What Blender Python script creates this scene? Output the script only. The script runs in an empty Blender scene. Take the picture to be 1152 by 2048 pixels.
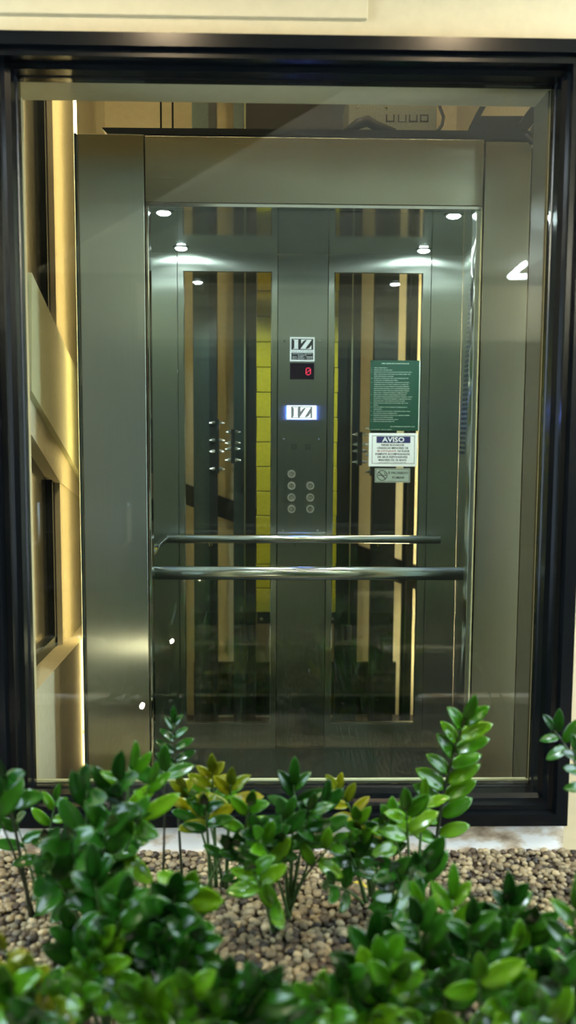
import bpy, bmesh, math, random
from mathutils import Vector, Matrix, noise
random.seed(7)
SC = bpy.context.scene
COL = SC.collection

# ------------------------------------------------------------------ camera
F = 1720.0                     # focal length in pixels of the 1152 x 2048 frame
ey = Vector((-36, 166, F)).normalized()            # world +Y seen from the camera (right, up, forward)
ez = Vector((98, 17936, -F)); ez = (ez - ez.dot(ey) * ey).normalized()
ex = ey.cross(ez)
ex = Vector((ey.y * ez.z - ey.z * ez.y, ey.z * ez.x - ey.x * ez.z, ey.x * ez.y - ey.y * ez.x))
if ex.x < 0: ex = -ex
CZ = 1.37
CAM = Vector((0, 0, CZ))

def ray(px, py):
    r = Vector((px - 576, 1024 - py, F))
    return Vector((ex.dot(r), ey.dot(r), ez.dot(r)))
def at(px, py, Y):             # point of the vertical plane at distance Y
    d = ray(px, py); return CAM + d * (Y / d.y)
def atx(px, py, X):            # point of the side wall plane x = X
    d = ray(px, py); return CAM + d * (X / d.x)
def atz(px, py, Z):            # point of the level plane z = Z
    d = ray(px, py); return CAM + d * ((Z - CZ) / d.z)
def proj(p):
    v = Vector(p) - CAM
    c = Vector((ex.x * v.x + ey.x * v.y + ez.x * v.z, ex.y * v.x + ey.y * v.y + ez.y * v.z, ex.z * v.x + ey.z * v.y + ez.z * v.z))
    return 576 + F * c.x / c.z, 1024 - F * c.y / c.z

cd = bpy.data.cameras.new('camera'); cam = bpy.data.objects.new('camera', cd); COL.objects.link(cam)
right = Vector((ex.x, ey.x, ez.x)); up = Vector((ex.y, ey.y, ez.y)); fwd = Vector((ex.z, ey.z, ez.z))
M = Matrix.Identity(4)
for i in range(3):
    M[i][0] = right[i]; M[i][1] = up[i]; M[i][2] = -fwd[i]; M[i][3] = CAM[i]
cam.matrix_world = M
cd.sensor_fit = 'VERTICAL'; cd.sensor_height = 36; cd.lens = F / 2048 * 36
cd.clip_start = .02
cd.dof.use_dof = True; cd.dof.focus_distance = 3.0; cd.dof.aperture_fstop = 1.5
SC.camera = cam

# ------------------------------------------------------------------ materials
def lin(h):
    h = h.lstrip('#'); c = [int(h[i:i + 2], 16) / 255 for i in (0, 2, 4)]
    return tuple(x / 12.92 if x <= .04045 else ((x + .055) / 1.055) ** 2.4 for x in c) + (1,)
class N:                       # tiny node builder
    def __init__(s, name):
        s.m = bpy.data.materials.new(name); s.m.use_nodes = True
        s.t = s.m.node_tree; s.t.nodes.clear()
        s.out = s.t.nodes.new('ShaderNodeOutputMaterial')
    def n(s, ty, **kw):
        o = s.t.nodes.new('ShaderNode' + ty)
        for k, v in kw.items():
            if k in o.inputs: o.inputs[k].default_value = v
            else: setattr(o, k, v)
        return o
    def l(s, a, b): s.t.links.new(a, b)
    def coord(s, scale=(1, 1, 1), which='Object'):
        c = s.n('TexCoord'); m = s.n('Mapping'); m.inputs['Scale'].default_value = scale
        s.l(c.outputs[which], m.inputs['Vector']); return m.outputs['Vector']
    def ramp(s, fac, stops):
        r = s.n('ValToRGB'); e = r.color_ramp.elements
        while len(e) < len(stops): e.new(.5)
        for k, (p, c) in zip(e, stops): k.position = p; k.color = c
        s.l(fac, r.inputs['Fac']); return r.outputs['Color']
    def pbr(s, **kw):
        b = s.n('BsdfPrincipled')
        for k, v in kw.items(): b.inputs[k.replace('_', ' ')].default_value = v
        s.l(b.outputs[0], s.out.inputs[0]); return b
def plain(name, hexc, rough=.5, metal=0., noise_amt=.08, scale=20, bump=.0):
    k = N(name); b = k.pbr(Roughness=rough, Metallic=metal)
    v = k.coord((scale,) * 3)
    nz = k.n('TexNoise'); nz.inputs['Detail'].default_value = 5; k.l(v, nz.inputs['Vector'])
    c = lin(hexc); d = lambda f: tuple(min(1, x * f) for x in c[:3]) + (1,)
    k.l(k.ramp(nz.outputs['Fac'], [(.3, d(1 - noise_amt)), (.7, d(1 + noise_amt))]), b.inputs['Base Color'])
    if bump:
        bp = k.n('Bump', Strength=bump, Distance=.002); k.l(nz.outputs['Fac'], bp.inputs['Height']); k.l(bp.outputs[0], b.inputs['Normal'])
    return k.m
def steel(name, hexc='#a8aaa4', rough=.3, aniso=.6, brush='x', wave=0.0):
    k = N(name); b = k.pbr(Metallic=1., Roughness=rough, Anisotropic=aniso)
    sc = (4, 700, 700) if brush == 'x' else (700, 700, 4)
    tz = k.n('TexNoise', Scale=1.); tz.inputs['Detail'].default_value = 2
    k.l(k.coord(sc), tz.inputs['Vector'])
    c = lin(hexc); d = lambda f: tuple(min(1, x * f) for x in c[:3]) + (1,)
    k.l(k.ramp(tz.outputs['Fac'], [(.2, d(.95)), (.8, d(1.05))]), b.inputs['Base Color'])
    mr = k.n('MapRange'); mr.inputs[3].default_value = rough * .9; mr.inputs[4].default_value = rough * 1.1
    k.l(tz.outputs['Fac'], mr.inputs[0]); k.l(mr.outputs[0], b.inputs['Roughness'])
    tg = k.n('CombineXYZ'); tg.inputs[{'x': 2, 's': 1}.get(brush, 0)].default_value = 1   # a highlight spreads across the brush lines
    k.l(tg.outputs[0], b.inputs['Tangent'])
    if wave:
        wn = k.n('TexNoise', Scale=2.2); wn.inputs['Detail'].default_value = 1; k.l(k.coord(), wn.inputs['Vector'])
        bp = k.n('Bump', Strength=wave, Distance=.02); k.l(wn.outputs['Fac'], bp.inputs['Height']); k.l(bp.outputs[0], b.inputs['Normal'])
    return k.m
def glass(name, tint, f0=.04, extra=0.):
    k = N(name)
    lw = k.n('LayerWeight', Blend=.5)
    p = k.n('Math', operation='POWER'); p.inputs[1].default_value = 5; k.l(lw.outputs['Facing'], p.inputs[0])
    ma = k.n('Math', operation='MULTIPLY_ADD'); ma.inputs[1].default_value = 1 - f0; ma.inputs[2].default_value = f0
    k.l(p.outputs[0], ma.inputs[0])
    t = k.n('BsdfTransparent'); t.inputs[0].default_value = tint
    g = k.n('BsdfGlossy', Roughness=0.0)
    mx = k.n('MixShader'); k.l(ma.outputs[0], mx.inputs[0]); k.l(t.outputs[0], mx.inputs[1]); k.l(g.outputs[0], mx.inputs[2])
    k.l(mx.outputs[0], k.out.inputs[0]); return k.m
def glow(name, col, strength):
    k = N(name); e = k.n('Emission', Strength=strength); e.inputs[0].default_value = col; k.l(e.outputs[0], k.out.inputs[0]); return k.m

MT = {}
MT['plaster'] = plain('cream_plaster', '#cbbc95', .7, 0, .04, 6, .05)
MT['beige'] = plain('beige_paint', '#cfc6a8', .7, 0, .05, 8, .05)
MT['slab'] = plain('pale_paint', '#b6b896', .6, 0, .04, 8)
MT['black_alu'] = plain('black_aluminium', '#070a0d', .2, 0, .1, 40)
MT['black_alu'].node_tree.nodes['Principled BSDF'].inputs['Specular IOR Level'].default_value = .32
MT['dark'] = plain('dark_steel_paint', '#161c1d', .45, .3, .15, 15)
MT['railgrey'] = plain('grey_green_steel', '#3a4744', .4, .6, .1, 15)
MT['bracket'] = plain('dark_brown_steel', '#1c1d1a', .5, .4, .15, 15)
MT['galv'] = plain('galvanised_steel', '#74796e', .5, .35, .25, 45)
MT['yellow'] = plain('yellow_paint', '#b9a81c', .55, 0, .12, 14)
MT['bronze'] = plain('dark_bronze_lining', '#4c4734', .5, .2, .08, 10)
MT['rubber'] = plain('black_rubber', '#0a0a0a', .6)
MT['steel_h'] = steel('brushed_steel_across', '#c2c4b6', .26, .75, 'x', .25)
MT['steel_v'] = steel('brushed_steel_upright', '#b4bab2', .3, .95, 'z', .12)
MT['steel_in'] = steel('brushed_steel_inside', '#a9afa5', .30, .97, 'z', .06)
MT['steel_side'] = steel('brushed_steel_side', '#a9afa5', .30, .97, 's', .06)
MT['steel_cop'] = steel('brushed_steel_buttons', '#8a9087', .36, .8, 'z', .04)
MT['rail'] = steel('turned_steel_tube', '#e6eaea', .14, .95, 'r')
MT['steel_c'] = steel('polished_steel_ceiling', '#b0bab8', .09, .2, 'x', .03)
MT['chrome'] = plain('chrome', '#dde2e2', .07, 1., .03, 30)
MT['button'] = plain('satin_button_ring', '#e2e4e0', .3, .85, .03, 60)
MT['bolt'] = plain('zinc_bolt', '#c9ccc8', .25, 1., .05, 60)
MT['pane'] = glass('window_glass', (.96, .985, .955, 1), .045)
MT['cabglass'] = glass('cab_glass', (.97, .99, .975, 1), .04)
MT['darkglass'] = plain('dark_glass', '#2a2c26', .12, 0, .1, 5)
MT['white'] = plain('white_vinyl', '#f4fbfb', .4, 0, .02)
MT['ink'] = plain('black_ink', '#10161c', .5)
MT['navy'] = plain('navy_ink', '#2b2f63', .5)
MT['red'] = plain('red_ink', '#96333f', .5)
MT['green'] = plain('green_vinyl', '#10402f', .4, 0, .05)
MT['pale'] = plain('pale_print', '#d9e8d8', .5)
MT['alulabel'] = plain('silver_label', '#bccdc2', .4, .4, .05)
MT['screen'] = plain('dark_display', '#1d1620', .15)
MT['reddot'] = glow('red_led', (1, .05, .12, 1), 3.0)
MT['litwhite'] = glow('lit_white_panel', (.80, .90, 1, 1), 2.2)
MT['litgrey'] = plain('grey_print', '#6d7176', .5)
MT['blueglow'] = glow('blue_led', (.08, .16, 1, 1), 220.0)
MT['spot'] = glow('cool_led', (.82, .94, 1, 1), 200)
MT['led'] = glow('warm_led', (1, .75, .32, 1), 27)
MT['led_fill'] = glow('warm_fill_led', (1, .78, .45, 1), 150)
MT['warmlamp'] = glow('warm_lamp', (1, .78, .5, 1), 120)
MT['spike'] = glow('streak_led', (1, .8, .55, 1), 900)
MT['coolpanel'] = glow('cool_panel', (.75, .9, 1, 1), 110)
MT['cove'] = glow('cove_fill_tube', (1, .99, .9, 1), 1300)
MT['sky_fill'] = glow('daylight_fill', (.63, .82, 1, 1), 15)
MT['sky_fill_dim'] = glow('daylight_fill_dim', (.70, .86, 1, 1), 16)
MT['granite'] = None
k = N('dark_granite'); b = k.pbr(Roughness=.3)
v = k.n('TexVoronoi', Scale=160.); k.l(k.coord(), v.inputs['Vector'])
k.l(k.ramp(v.outputs['Distance'], [(.0, lin('#5a6460')), (.18, lin('#171f1d')), (1, lin('#111817'))]), b.inputs['Base Color']); MT['granite'] = k.m
# stained plaster of the wall foot
k = N('stained_white_plaster'); b = k.pbr(Roughness=.75)
nz = k.n('TexNoise', Scale=9.); nz.inputs['Detail'].default_value = 6; k.l(k.coord((1, 1, 2)), nz.inputs['Vector'])
k.l(k.ramp(nz.outputs['Fac'], [(.36, lin('#86725c')), (.46, lin('#c9b79c')), (.55, lin('#efece4'))]), b.inputs['Base Color']); MT['stained'] = k.m
def leafmat(name, a, bq, c):
    k = N(name); b = k.pbr(Roughness=.17); b.inputs['Specular IOR Level'].default_value = .4
    nz = k.n('TexNoise', Scale=14.); nz.inputs['Detail'].default_value = 3; k.l(k.coord(), nz.inputs['Vector'])
    g = k.n('NewGeometry'); mx = k.n('Math', operation='MULTIPLY_ADD'); mx.inputs[1].default_value = .55
    k.l(g.outputs['Random Per Island'], mx.inputs[0])
    m2 = k.n('Math', operation='MULTIPLY'); m2.inputs[1].default_value = .45; k.l(nz.outputs['Fac'], m2.inputs[0]); k.l(m2.outputs[0], mx.inputs[2])
    col = k.ramp(mx.outputs[0], [(.15, lin(a)), (.5, lin(bq)), (.9, lin(c))])
    k.l(col, b.inputs['Base Color'])
    tr = k.n('BsdfTranslucent'); k.l(col, tr.inputs[0])
    ms = k.n('MixShader'); ms.inputs[0].default_value = .22
    k.l(b.outputs[0], ms.inputs[1]); k.l(tr.outputs[0], ms.inputs[2]); k.l(ms.outputs[0], k.out.inputs[0])
    return k.m
MT['leaf_dark'] = leafmat('dark_green_leaf', '#0e2e0b', '#1b4a11', '#356a17')
MT['leaf_mid'] = leafmat('green_leaf', '#20500c', '#3d740e', '#689018')
MT['leaf_lime'] = leafmat('yellow_green_leaf', '#47600a', '#6f7c10', '#8d8416')
MT['midrib'] = plain('pale_midrib', '#6f9a45', .4)
MT['stem'] = plain('green_stem', '#3a5a2a', .4, 0, .3, 40)
MT['darkstem'] = plain('dark_stem', '#26301c', .45, 0, .3, 40)
MT['dryleaf'] = plain('brown_dry_leaf', '#a8683a', .7, 0, .3, 60, .3)
MT['yellowleaf'] = plain('yellowed_leaf', '#a89a2c', .6, 0, .3, 50)
MT['soil'] = plain('dark_soil', '#2a2018', .9, 0, .4, 60, .5)
k = N('river_pebble'); b = k.pbr(Roughness=.65)
g = k.n('NewGeometry'); oi = k.n('ObjectInfo'); ad = k.n('Math', operation='ADD'); fr = k.n('Math', operation='FRACT')
k.l(g.outputs['Random Per Island'], ad.inputs[0]); k.l(oi.outputs['Random'], ad.inputs[1]); k.l(ad.outputs[0], fr.inputs[0])
base = k.ramp(fr.outputs[0], [(0, lin('#15100a')), (.2, lin('#4a3c26')), (.4, lin('#8b7d5c')), (.6, lin('#5f5640')), (.8, lin('#aa9c78')), (1, lin('#38291a'))])
nz = k.n('TexNoise', Scale=90.); k.l(k.coord(), nz.inputs['Vector'])
mm = k.n('MixRGB', blend_type='MULTIPLY'); mm.inputs[0].default_value = .5; k.l(base, mm.inputs[1]); k.l(nz.outputs['Fac'], mm.inputs[2]); k.l(mm.outputs[0], b.inputs['Base Color'])
MT['pebble'] = k.m
MT['roomfloor'] = plain('dark_floor_tile', '#2a2926', .35)
MT['reardark'] = plain('dark_rear_wall', '#2c2d2a', .8)
MT['roomwall'] = plain('grey_office_wall', '#c4bfa8', .8)
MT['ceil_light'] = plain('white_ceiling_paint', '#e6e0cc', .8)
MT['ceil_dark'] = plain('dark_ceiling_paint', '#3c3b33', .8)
MT['mesh_black'] = plain('black_chair_mesh', '#0d0e0f', .5)

# ------------------------------------------------------------------ mesh helpers
class MB:
    def __init__(s): s.v = []; s.f = []; s.mi = []; s.mats = []
    def m(s, name):
        if name not in s.mats: s.mats.append(name)
        return s.mats.index(name)
    def add(s, vs, fs, mat):
        o = len(s.v); k = s.m(mat); s.v += [tuple(p) for p in vs]
        for f in fs: s.f.append(tuple(i + o for i in f)); s.mi.append(k)
    def box(s, x0, x1, y0, y1, z0, z1, mat):
        x0, x1 = sorted((x0, x1)); y0, y1 = sorted((y0, y1)); z0, z1 = sorted((z0, z1))
        s.add([(x0,y0,z0),(x1,y0,z0),(x1,y1,z0),(x0,y1,z0),(x0,y0,z1),(x1,y0,z1),(x1,y1,z1),(x0,y1,z1)],
              [(0,3,2,1),(4,5,6,7),(0,1,5,4),(1,2,6,5),(2,3,7,6),(3,0,4,7)], mat)
    def tube(s, pts, rs, mat, seg=14, caps=True):
        pts = [Vector(p) for p in pts]
        if not isinstance(rs, (list, tuple)): rs = [rs] * len(pts)
        vs = []; fs = []; n = None
        for i, p in enumerate(pts):
            t = (pts[min(i + 1, len(pts) - 1)] - pts[max(i - 1, 0)]).normalized()
            if n is None: n = t.orthogonal().normalized()
            n = (n - n.dot(t) * t).normalized(); bb = t.cross(n)
            for j in range(seg):
                a = 2 * math.pi * j / seg; vs.append(p + rs[i] * (math.cos(a) * n + math.sin(a) * bb))
        for i in range(len(pts) - 1):
            for j in range(seg):
                j2 = (j + 1) % seg; fs.append((i*seg+j, i*seg+j2, (i+1)*seg+j2, (i+1)*seg+j))
        if caps:
            fs.append(tuple(reversed(range(seg)))); e = (len(pts) - 1) * seg; fs.append(tuple(range(e, e + seg)))
        s.add(vs, fs, mat)
    def prism(s, poly, d, mat):        # planar polygon of 3-D points pushed by vector d
        n = len(poly); d = Vector(d); vs = [Vector(p) for p in poly]; vs += [p + d for p in vs]
        s.add(vs, [tuple(range(n)), tuple(reversed(range(n, 2 * n)))] + [(i, i + n, (i + 1) % n + n, (i + 1) % n) for i in range(n)], mat)
    def ring(s, c, axis, r0, r1, depth, mat, seg=28):   # flat ring with depth
        c = Vector(c); a = Vector(axis).normalized(); u = a.orthogonal().normalized(); w = a.cross(u); vs = []; fs = []
        for j in range(seg):
            q = math.cos(2*math.pi*j/seg) * u + math.sin(2*math.pi*j/seg) * w
            vs += [c + r0*q, c + r1*q, c + r1*q + a*depth, c + r0*q + a*depth]
        for j in range(seg):
            o = 4*j; p = 4*((j+1) % seg)
            for q in range(4): fs.append((o+q, o+(q+1) % 4, p+(q+1) % 4, p+q))
        s.add(vs, fs, mat)
    def build(s, name, parent=None, smooth=False, bevel=0, solid=0):
        me = bpy.data.meshes.new(name); me.from_pydata(s.v, [], s.f)
        for m in s.mats: me.materials.append(MT[m])
        me.polygons.foreach_set('material_index', s.mi)
        bm = bmesh.new(); bm.from_mesh(me); bmesh.ops.recalc_face_normals(bm, faces=bm.faces); bm.to_mesh(me); bm.free()
        if smooth: me.polygons.foreach_set('use_smooth', [len(p.vertices) <= 4 for p in me.polygons])
        o = bpy.data.objects.new(name, me); COL.objects.link(o)
        if bevel:
            b = o.modifiers.new('bevel', 'BEVEL'); b.width = bevel; b.segments = 2; b.limit_method = 'ANGLE'
        if solid:
            b = o.modifiers.new('solid', 'SOLIDIFY'); b.thickness = solid; b.offset = 0
        if parent: put(o, parent)
        return o
WORLD = {}
def put(o, parent):            # parent at the thing's origin, meshes are laid out in world space
    base = WORLD.get(parent.name, Vector((0, 0, 0))); mine = Vector((0, 0, 0))
    o.parent = parent; o.location = mine - base
    WORLD[o.name] = Vector((0, 0, 0))
def tag(o, label=None, cat=None, group=None, kind=None):
    for k, v in (('label', label), ('category', cat), ('group', group), ('kind', kind)):
        if v: o[k] = v
    return o
def thing(name, loc, label, cat, group=None, kind=None):
    o = bpy.data.objects.new(name, None); COL.objects.link(o); o.location = loc; o.empty_display_size = .05
    WORLD[o.name] = Vector(loc); return tag(o, label, cat, group, kind)
def one(name, mb, label, cat, group=None, **kw): return tag(mb.build(name, **kw), label, cat, group)
def struct(name, mb, **kw): return tag(mb.build(name, **kw), kind='structure')

def text(mb, s, x, z, y, size, mat, align='CENTER', wide=None, bold=0., depth=.0004):
    c = bpy.data.curves.new('t', 'FONT'); c.body = s; c.size = size; c.align_x = align; c.resolution_u = 2; c.offset = bold * size
    o = bpy.data.objects.new('t', c); COL.objects.link(o)
    bpy.context.view_layer.update()
    me = o.evaluated_get(bpy.context.evaluated_depsgraph_get()).to_mesh()
    vs = [v.co.copy() for v in me.vertices]; fs = [tuple(p.vertices) for p in me.polygons]
    k = 1.
    if vs:
        w = max(v.x for v in vs) - min(v.x for v in vs)
        if wide and w > 0: k = wide / w
        mb.add([(x + v.x * k, y - depth, z + v.y) for v in vs], fs, mat)
    bpy.data.objects.remove(o); bpy.data.curves.remove(c)

# ------------------------------------------------------------------ distances
YW, YI, YR = 2.37, 2.46, 2.61        # wall face, glass line, back of the wall reveal
YC, YB, YS = 2.87, 3.66, 4.32        # cab front, cab back wall, back wall of the shaft
Zt, Zb = at(572, 166, YI).z, at(572, 1568, YI).z
Xl, Xr = at(53.5, 860, YI).x, at(1083.5, 860, YI).x
OZt, OZb = at(576, 79, YW).z, at(576, 1645, YW).z
OXr = at(1157, 860, YW).x; OXl = at(-24, 860, YW).x
ZG = at(900, 1697, YW).z             # gravel
ZF = at(605, 1497, YB).z             # cab floor
ZC = at(605, 508, YB).z              # cab ceiling
RC = 3.05                            # room ceiling
print('CHK', Xl, Xr, Zt, Zb, OXl, OXr, OZt, OZb, 'gravel', ZG, 'cabfloor', ZF, 'ceil', ZC)

# ------------------------------------------------------------------ setting: front wall
def rectwall(mb, x0, x1, z0, z1, hx0, hx1, hz0, hz1, y0, y1, mat, low=None):
    mb.box(x0, hx0, y0, y1, z0, z1, mat); mb.box(hx1, x1, y0, y1, z0, z1, mat)
    mb.box(hx0, hx1, y0, y1, hz1, z1, mat); mb.box(hx0, hx1, y0, y1, z0, hz0, low or mat)
w = MB()
rectwall(w, -2.6, 2.4, 0, RC, OXl, OXr, OZb, OZt, YW, YI + .02, 'plaster', 'stained')
rectwall(w, -2.6, 2.4, 0, RC + .6, Xl - .03, Xr, Zb - .16, Zt, YI + .02, YR, 'plaster')
struct('wall_front', w)
t = MB(); a = at(0, 22, YW - .02); t.box(-2.6, at(737, 25, YW - .03).x, YW - .012, YW, a.z, a.z + .06, 'plaster')
struct('trim_1', t, bevel=.003)

# black window frame: stepped profile carried round the opening
loops = [(0., YI + .018), (0., YW - .03), (.45, YW - .03), (.48, YW - .012), (.72, YW - .012), (.75, YW + .03), (.93, YW + .035), (.95, YI - .015), (1., YI - .012), (1., YI + .018)]
f = MB(); vs = []
for (s, y) in loops:
    x0 = OXl + (Xl - OXl) * s; x1 = OXr + (Xr - OXr) * s; z0 = OZb + (Zb - OZb) * s; z1 = OZt + (Zt - OZt) * s
    vs += [(x0, y, z0), (x1, y, z0), (x1, y, z1), (x0, y, z1)]
fs = [(4*i + j, 4*i + (j+1) % 4, 4*(i+1) + (j+1) % 4, 4*(i+1) + j) for i in range(len(loops) - 1) for j in range(4)]
fs += [(4*(len(loops)-1) + j, 4*(len(loops)-1) + (j+1) % 4, (j+1) % 4, j) for j in range(4)]
f.add(vs, fs, 'black_alu')
win = thing('window_1', ((Xl + Xr) / 2, YI, Zb), None, None, kind='structure')
f.build('window_frame', win)
g = MB(); g.box(Xl + .001, Xr - .001, YI - .004, YI + .004, Zb + .001, Zt - .001, 'pane'); g.build('window_pane', win)
s = MB(); s.box(Xl, Xr, YI + .02, YI + .03, Zb + .001, Zb + .006, 'slab'); s.build('glazing_bead', win)

# ------------------------------------------------------------------ setting: shaft
XRW = .90
XLW = -.80; XLL = -.745
w = MB(); w.box(-2.2, 1.6, YS, YS + .12, -.1, 4.2, 'beige'); struct('wall_back', w)
w = MB(); w.box(XRW, XRW + .12, YR, YS, -.1, 4.2, 'beige'); struct('wall_right', w)
w = MB(); w.box(-1.2, 1.05, YR, YS, -.22, -.1, 'soil'); struct('floor_shaft', w)
w = MB(); w.box(-1.2, 1.05, YR, YS, 4.2, 4.3, 'ceil_dark'); struct('ceiling_shaft', w)
# left wall: pier, low wall with ledge, leaning stair slab, dark panes behind
w = MB()
p0 = atx(108, 400, XLW).y; p1 = atx(150, 400, XLW).y
w.box(XLW - .16, XLW, p0, p1 + .9, -.1, 4.2, 'beige')
zl = (atx(80, 1365, XLL).z + atx(165, 1283, XLL).z) / 2
w.box(XLW - .16, XLL, YR, p1 + .2, -.1, zl, 'beige')
struct('wall_left', w)
t = MB(); pl = [atx(48, 545, XLW), atx(158, 776, XLW), atx(158, 965, XLW), atx(48, 782, XLW)]
t.prism(pl, (.025, 0, 0), 'slab'); struct('trim_2', t)
t = MB(); pl = [atx(48, 782, XLW), atx(158, 965, XLW), atx(165, 1000, XLW), atx(118, 965, XLW), atx(48, 850, XLW)]
t.prism([p - Vector((.12, 0, 0)) for p in pl], (.125, 0, 0), 'beige'); struct('trim_3', t)
w2 = thing('window_2', (XLW - .1, 2.8, zl), None, None, kind='structure')
g = MB(); g.box(XLW - .05, XLW - .04, YR, p0 + .02, zl, 4.2, 'darkglass'); g.build('window_pane', w2)
g = MB()
for py in (915, 1300): pass
fa = atx(75, 1318, XLW - .05); g.box(XLW - .04, XLW - .02, p0 - .035, p0, zl, 4.2, 'dark'); g.box(XLW - .04, XLW - .02, YR, p0, zl, zl + .04, 'railgrey'); g.build('window_frame', w2)
# warm led line standing in the corner of the shaft
xl = -.735; q = atx(150, 235, xl); yl = q.y
th = thing('led_strip', (xl, yl, 0), 'tall glowing warm LED line up the left corner of the lift shaft', 'light')
m = MB(); m.box(xl - .005, xl + .005, yl - .004, yl + .004, 0.02, 3.3, 'led'); m.build('led_tube', th)
for zz in (.15, 3.1): m = MB(); m.box(XLW, xl - .004, yl - .003, yl + .003, zz, zz + .012, 'galv'); m.build('clip', th)

yr = YS - .06
th = thing('led_strip', (XRW - .02, yr, 0), 'added unseen warm LED line in the far right corner of the lift shaft', 'light')  # unseen strip, added to warm the right side of the back wall
m = MB(); m.box(XRW - .024, XRW - .014, yr - .005, yr + .005, .02, 2.15, 'led_fill'); m.build('led_tube', th)
m = MB(); m.box(XRW - .013, XRW - .001, yr - .009, yr + .009, 0.0, 2.17, 'galv'); m.build('channel', th)
th = thing('led_strip', (.08, YR + .035, 3.3), 'added unseen warm LED line along the wall high above the window inside the shaft', 'light')  # unseen strip, added to light the top of the shaft
m = MB(); m.box(-.7, .86, YR + .03, YR + .04, 3.295, 3.305, 'led_fill'); m.build('led_tube', th)
m = MB(); m.box(-.71, .87, YR, YR + .029, 3.29, 3.31, 'galv'); m.build('channel', th)
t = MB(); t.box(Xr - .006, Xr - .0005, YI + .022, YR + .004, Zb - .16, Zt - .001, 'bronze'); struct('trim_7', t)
# flat dark board at the foot of the shaft's back wall and its skirting
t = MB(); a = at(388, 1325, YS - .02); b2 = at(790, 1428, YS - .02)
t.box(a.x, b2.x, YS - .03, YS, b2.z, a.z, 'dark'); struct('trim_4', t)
t = MB()
for x0, x1 in ((434, 468), (487, 541), (656, 674), (712, 741)):
    a = at(x0, 1435, YS - .04); b2 = at(x1, 1448, YS - .04); t.box(a.x, b2.x, YS - .03, YS - .001, b2.z - .03, a.z, 'beige')
struct('baseboard_back', t)

# ------------------------------------------------------------------ shaft equipment
def column(name, x0, x1, y, label, cat, group, web=None, mat='railgrey', z1=4.1):
    a = at(x0, 900, y).x; b2 = at(x1, 900, y).x
    th = thing(name, ((a + b2) / 2, y, -.1), label, cat, group)
    m = MB(); m.box(a, b2, y, y + .012, -.1, z1, mat); m.build('flange', th)
    m = MB()
    wx = at(web[0], 900, y - .06); wy = at(web[1], 900, y - .06)
    m.box(wx.x, wy.x, y - .06, y, -.1, z1, web[2]); m.build('web', th)
    return th
column('guide_rail', 387, 434, 4.05, 'dark steel lift guide rail behind the left cab window', 'rail', 'lift guide rails', (419, 434, 'dark'))
column('guide_rail', 746, 793, 4.05, 'dark steel lift guide rail behind the notices in the right cab window', 'rail', 'lift guide rails', (746, 760, 'dark'), 'dark')
column('counterweight_rail', 467, 512, 4.15, 'dark rail just left of the yellow counterweight', 'rail', 'counterweight rails', (492, 512, 'dark'))
column('counterweight_rail', 673, 719, 4.15, 'dark rail just right of the yellow counterweight', 'rail', 'counterweight rails', (673, 700, 'dark'), 'dark')
column('steel_post', 808, 831, 4.2, 'narrow dark steel post at the far right of the right cab window', 'post', None, (818, 831, 'dark'), 'dark')
# yellow counterweight
YCW = 4.0
a = at(514, 540, YCW); b2 = at(671, 1225, YCW)
cw = thing('counterweight', ((a.x + b2.x) / 2, YCW, b2.z), 'tall yellow counterweight hanging in the shaft behind the button panel', 'counterweight')
nb = 16; hz = (a.z + .25 - b2.z) / nb
for i in range(nb):
    m = MB(); z0 = b2.z + i * hz; dx = random.uniform(-.002, .002)
    m.box(a.x + dx, b2.x + dx, YCW, YCW + .09, z0 + .0015, z0 + hz - .001, 'yellow'); m.build('weight_block', cw, bevel=.003)
m = MB(); m.box(a.x + .004, b2.x - .004, YCW + .005, YCW + .085, b2.z - .055, b2.z, 'dark'); m.build('bottom_beam', cw)
for px in (523, 664):
    q = at(px, 1237, YCW); m = MB(); m.tube([(q.x, YCW + .005, q.z), (q.x, YCW - .008, q.z)], .008, 'bolt', 8); m.build('bolt', cw)
# ropes with spring hitches
for px, lab in ((489.5, 'thin pale hoist rope to the left of the yellow counterweight'), (697.5, 'thin pale hoist rope to the right of the yellow counterweight')):
    q = at(px, 1250, 4.06); c = thing('hoist_rope', (q.x, 4.06, q.z), lab, 'cable', 'hoist ropes')
    qt = at(px + (8 if px < 600 else 9), 420, 4.06)
    m = MB(); m.tube([(q.x, 4.06, q.z), (q.x, 4.06, 4.0)], .0032, 'slab', 8); m.build('rope', c, smooth=True)
    for dx, r in ((-.004, .017), (.03 if px < 600 else -.03, .009)):
        m = MB(); m.tube([(q.x + dx, 4.06, q.z - .075), (q.x + dx, 4.06, q.z)], r, 'railgrey', 16); m.build('spring_cup', c, smooth=False)
# plates with bolts on the rails
def plate(px, py0, py1, bolts, label, both=True, Y=3.97):
    a = at(px - 4, py0, Y); b2 = at(px + 4, py1, Y)
    th = thing('rail_plate', ((a.x + b2.x) / 2, Y, b2.z), label, 'bracket', 'bolted rail plates')
    m = MB(); m.box(a.x, b2.x, Y, Y + .03, b2.z, a.z, 'dark'); m.build('plate', th)
    for by in bolts:
        for sx in ((-1, 1) if both else (1,)):
            q = at(px + 4 * sx, by, Y + .012); m = MB()
            m.tube([(q.x, Y + .012, q.z), (q.x + sx * .014, Y + .012, q.z)], .0085, 'bolt', 6)
            m.tube([(q.x + sx * .013, Y + .012, q.z), (q.x + sx * .026, Y + .012, q.z)], .004, 'bolt', 8); m.build('bolt', th)
plate(434, 838, 947, (846, 881, 903, 938), 'dark plate with big zinc bolts on the guide rail in the left cab window')
plate(466, 858, 927, (864, 886, 898, 920), 'short bolted plate left of the counterweight in the left cab window')
plate(720, 864, 931, (869, 889, 902, 924), 'short bolted plate right of the counterweight in the right cab window')
plate(746, 850, 952, (857, 889, 910, 944), 'dark plate with bolts partly behind the white warning notice')
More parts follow.
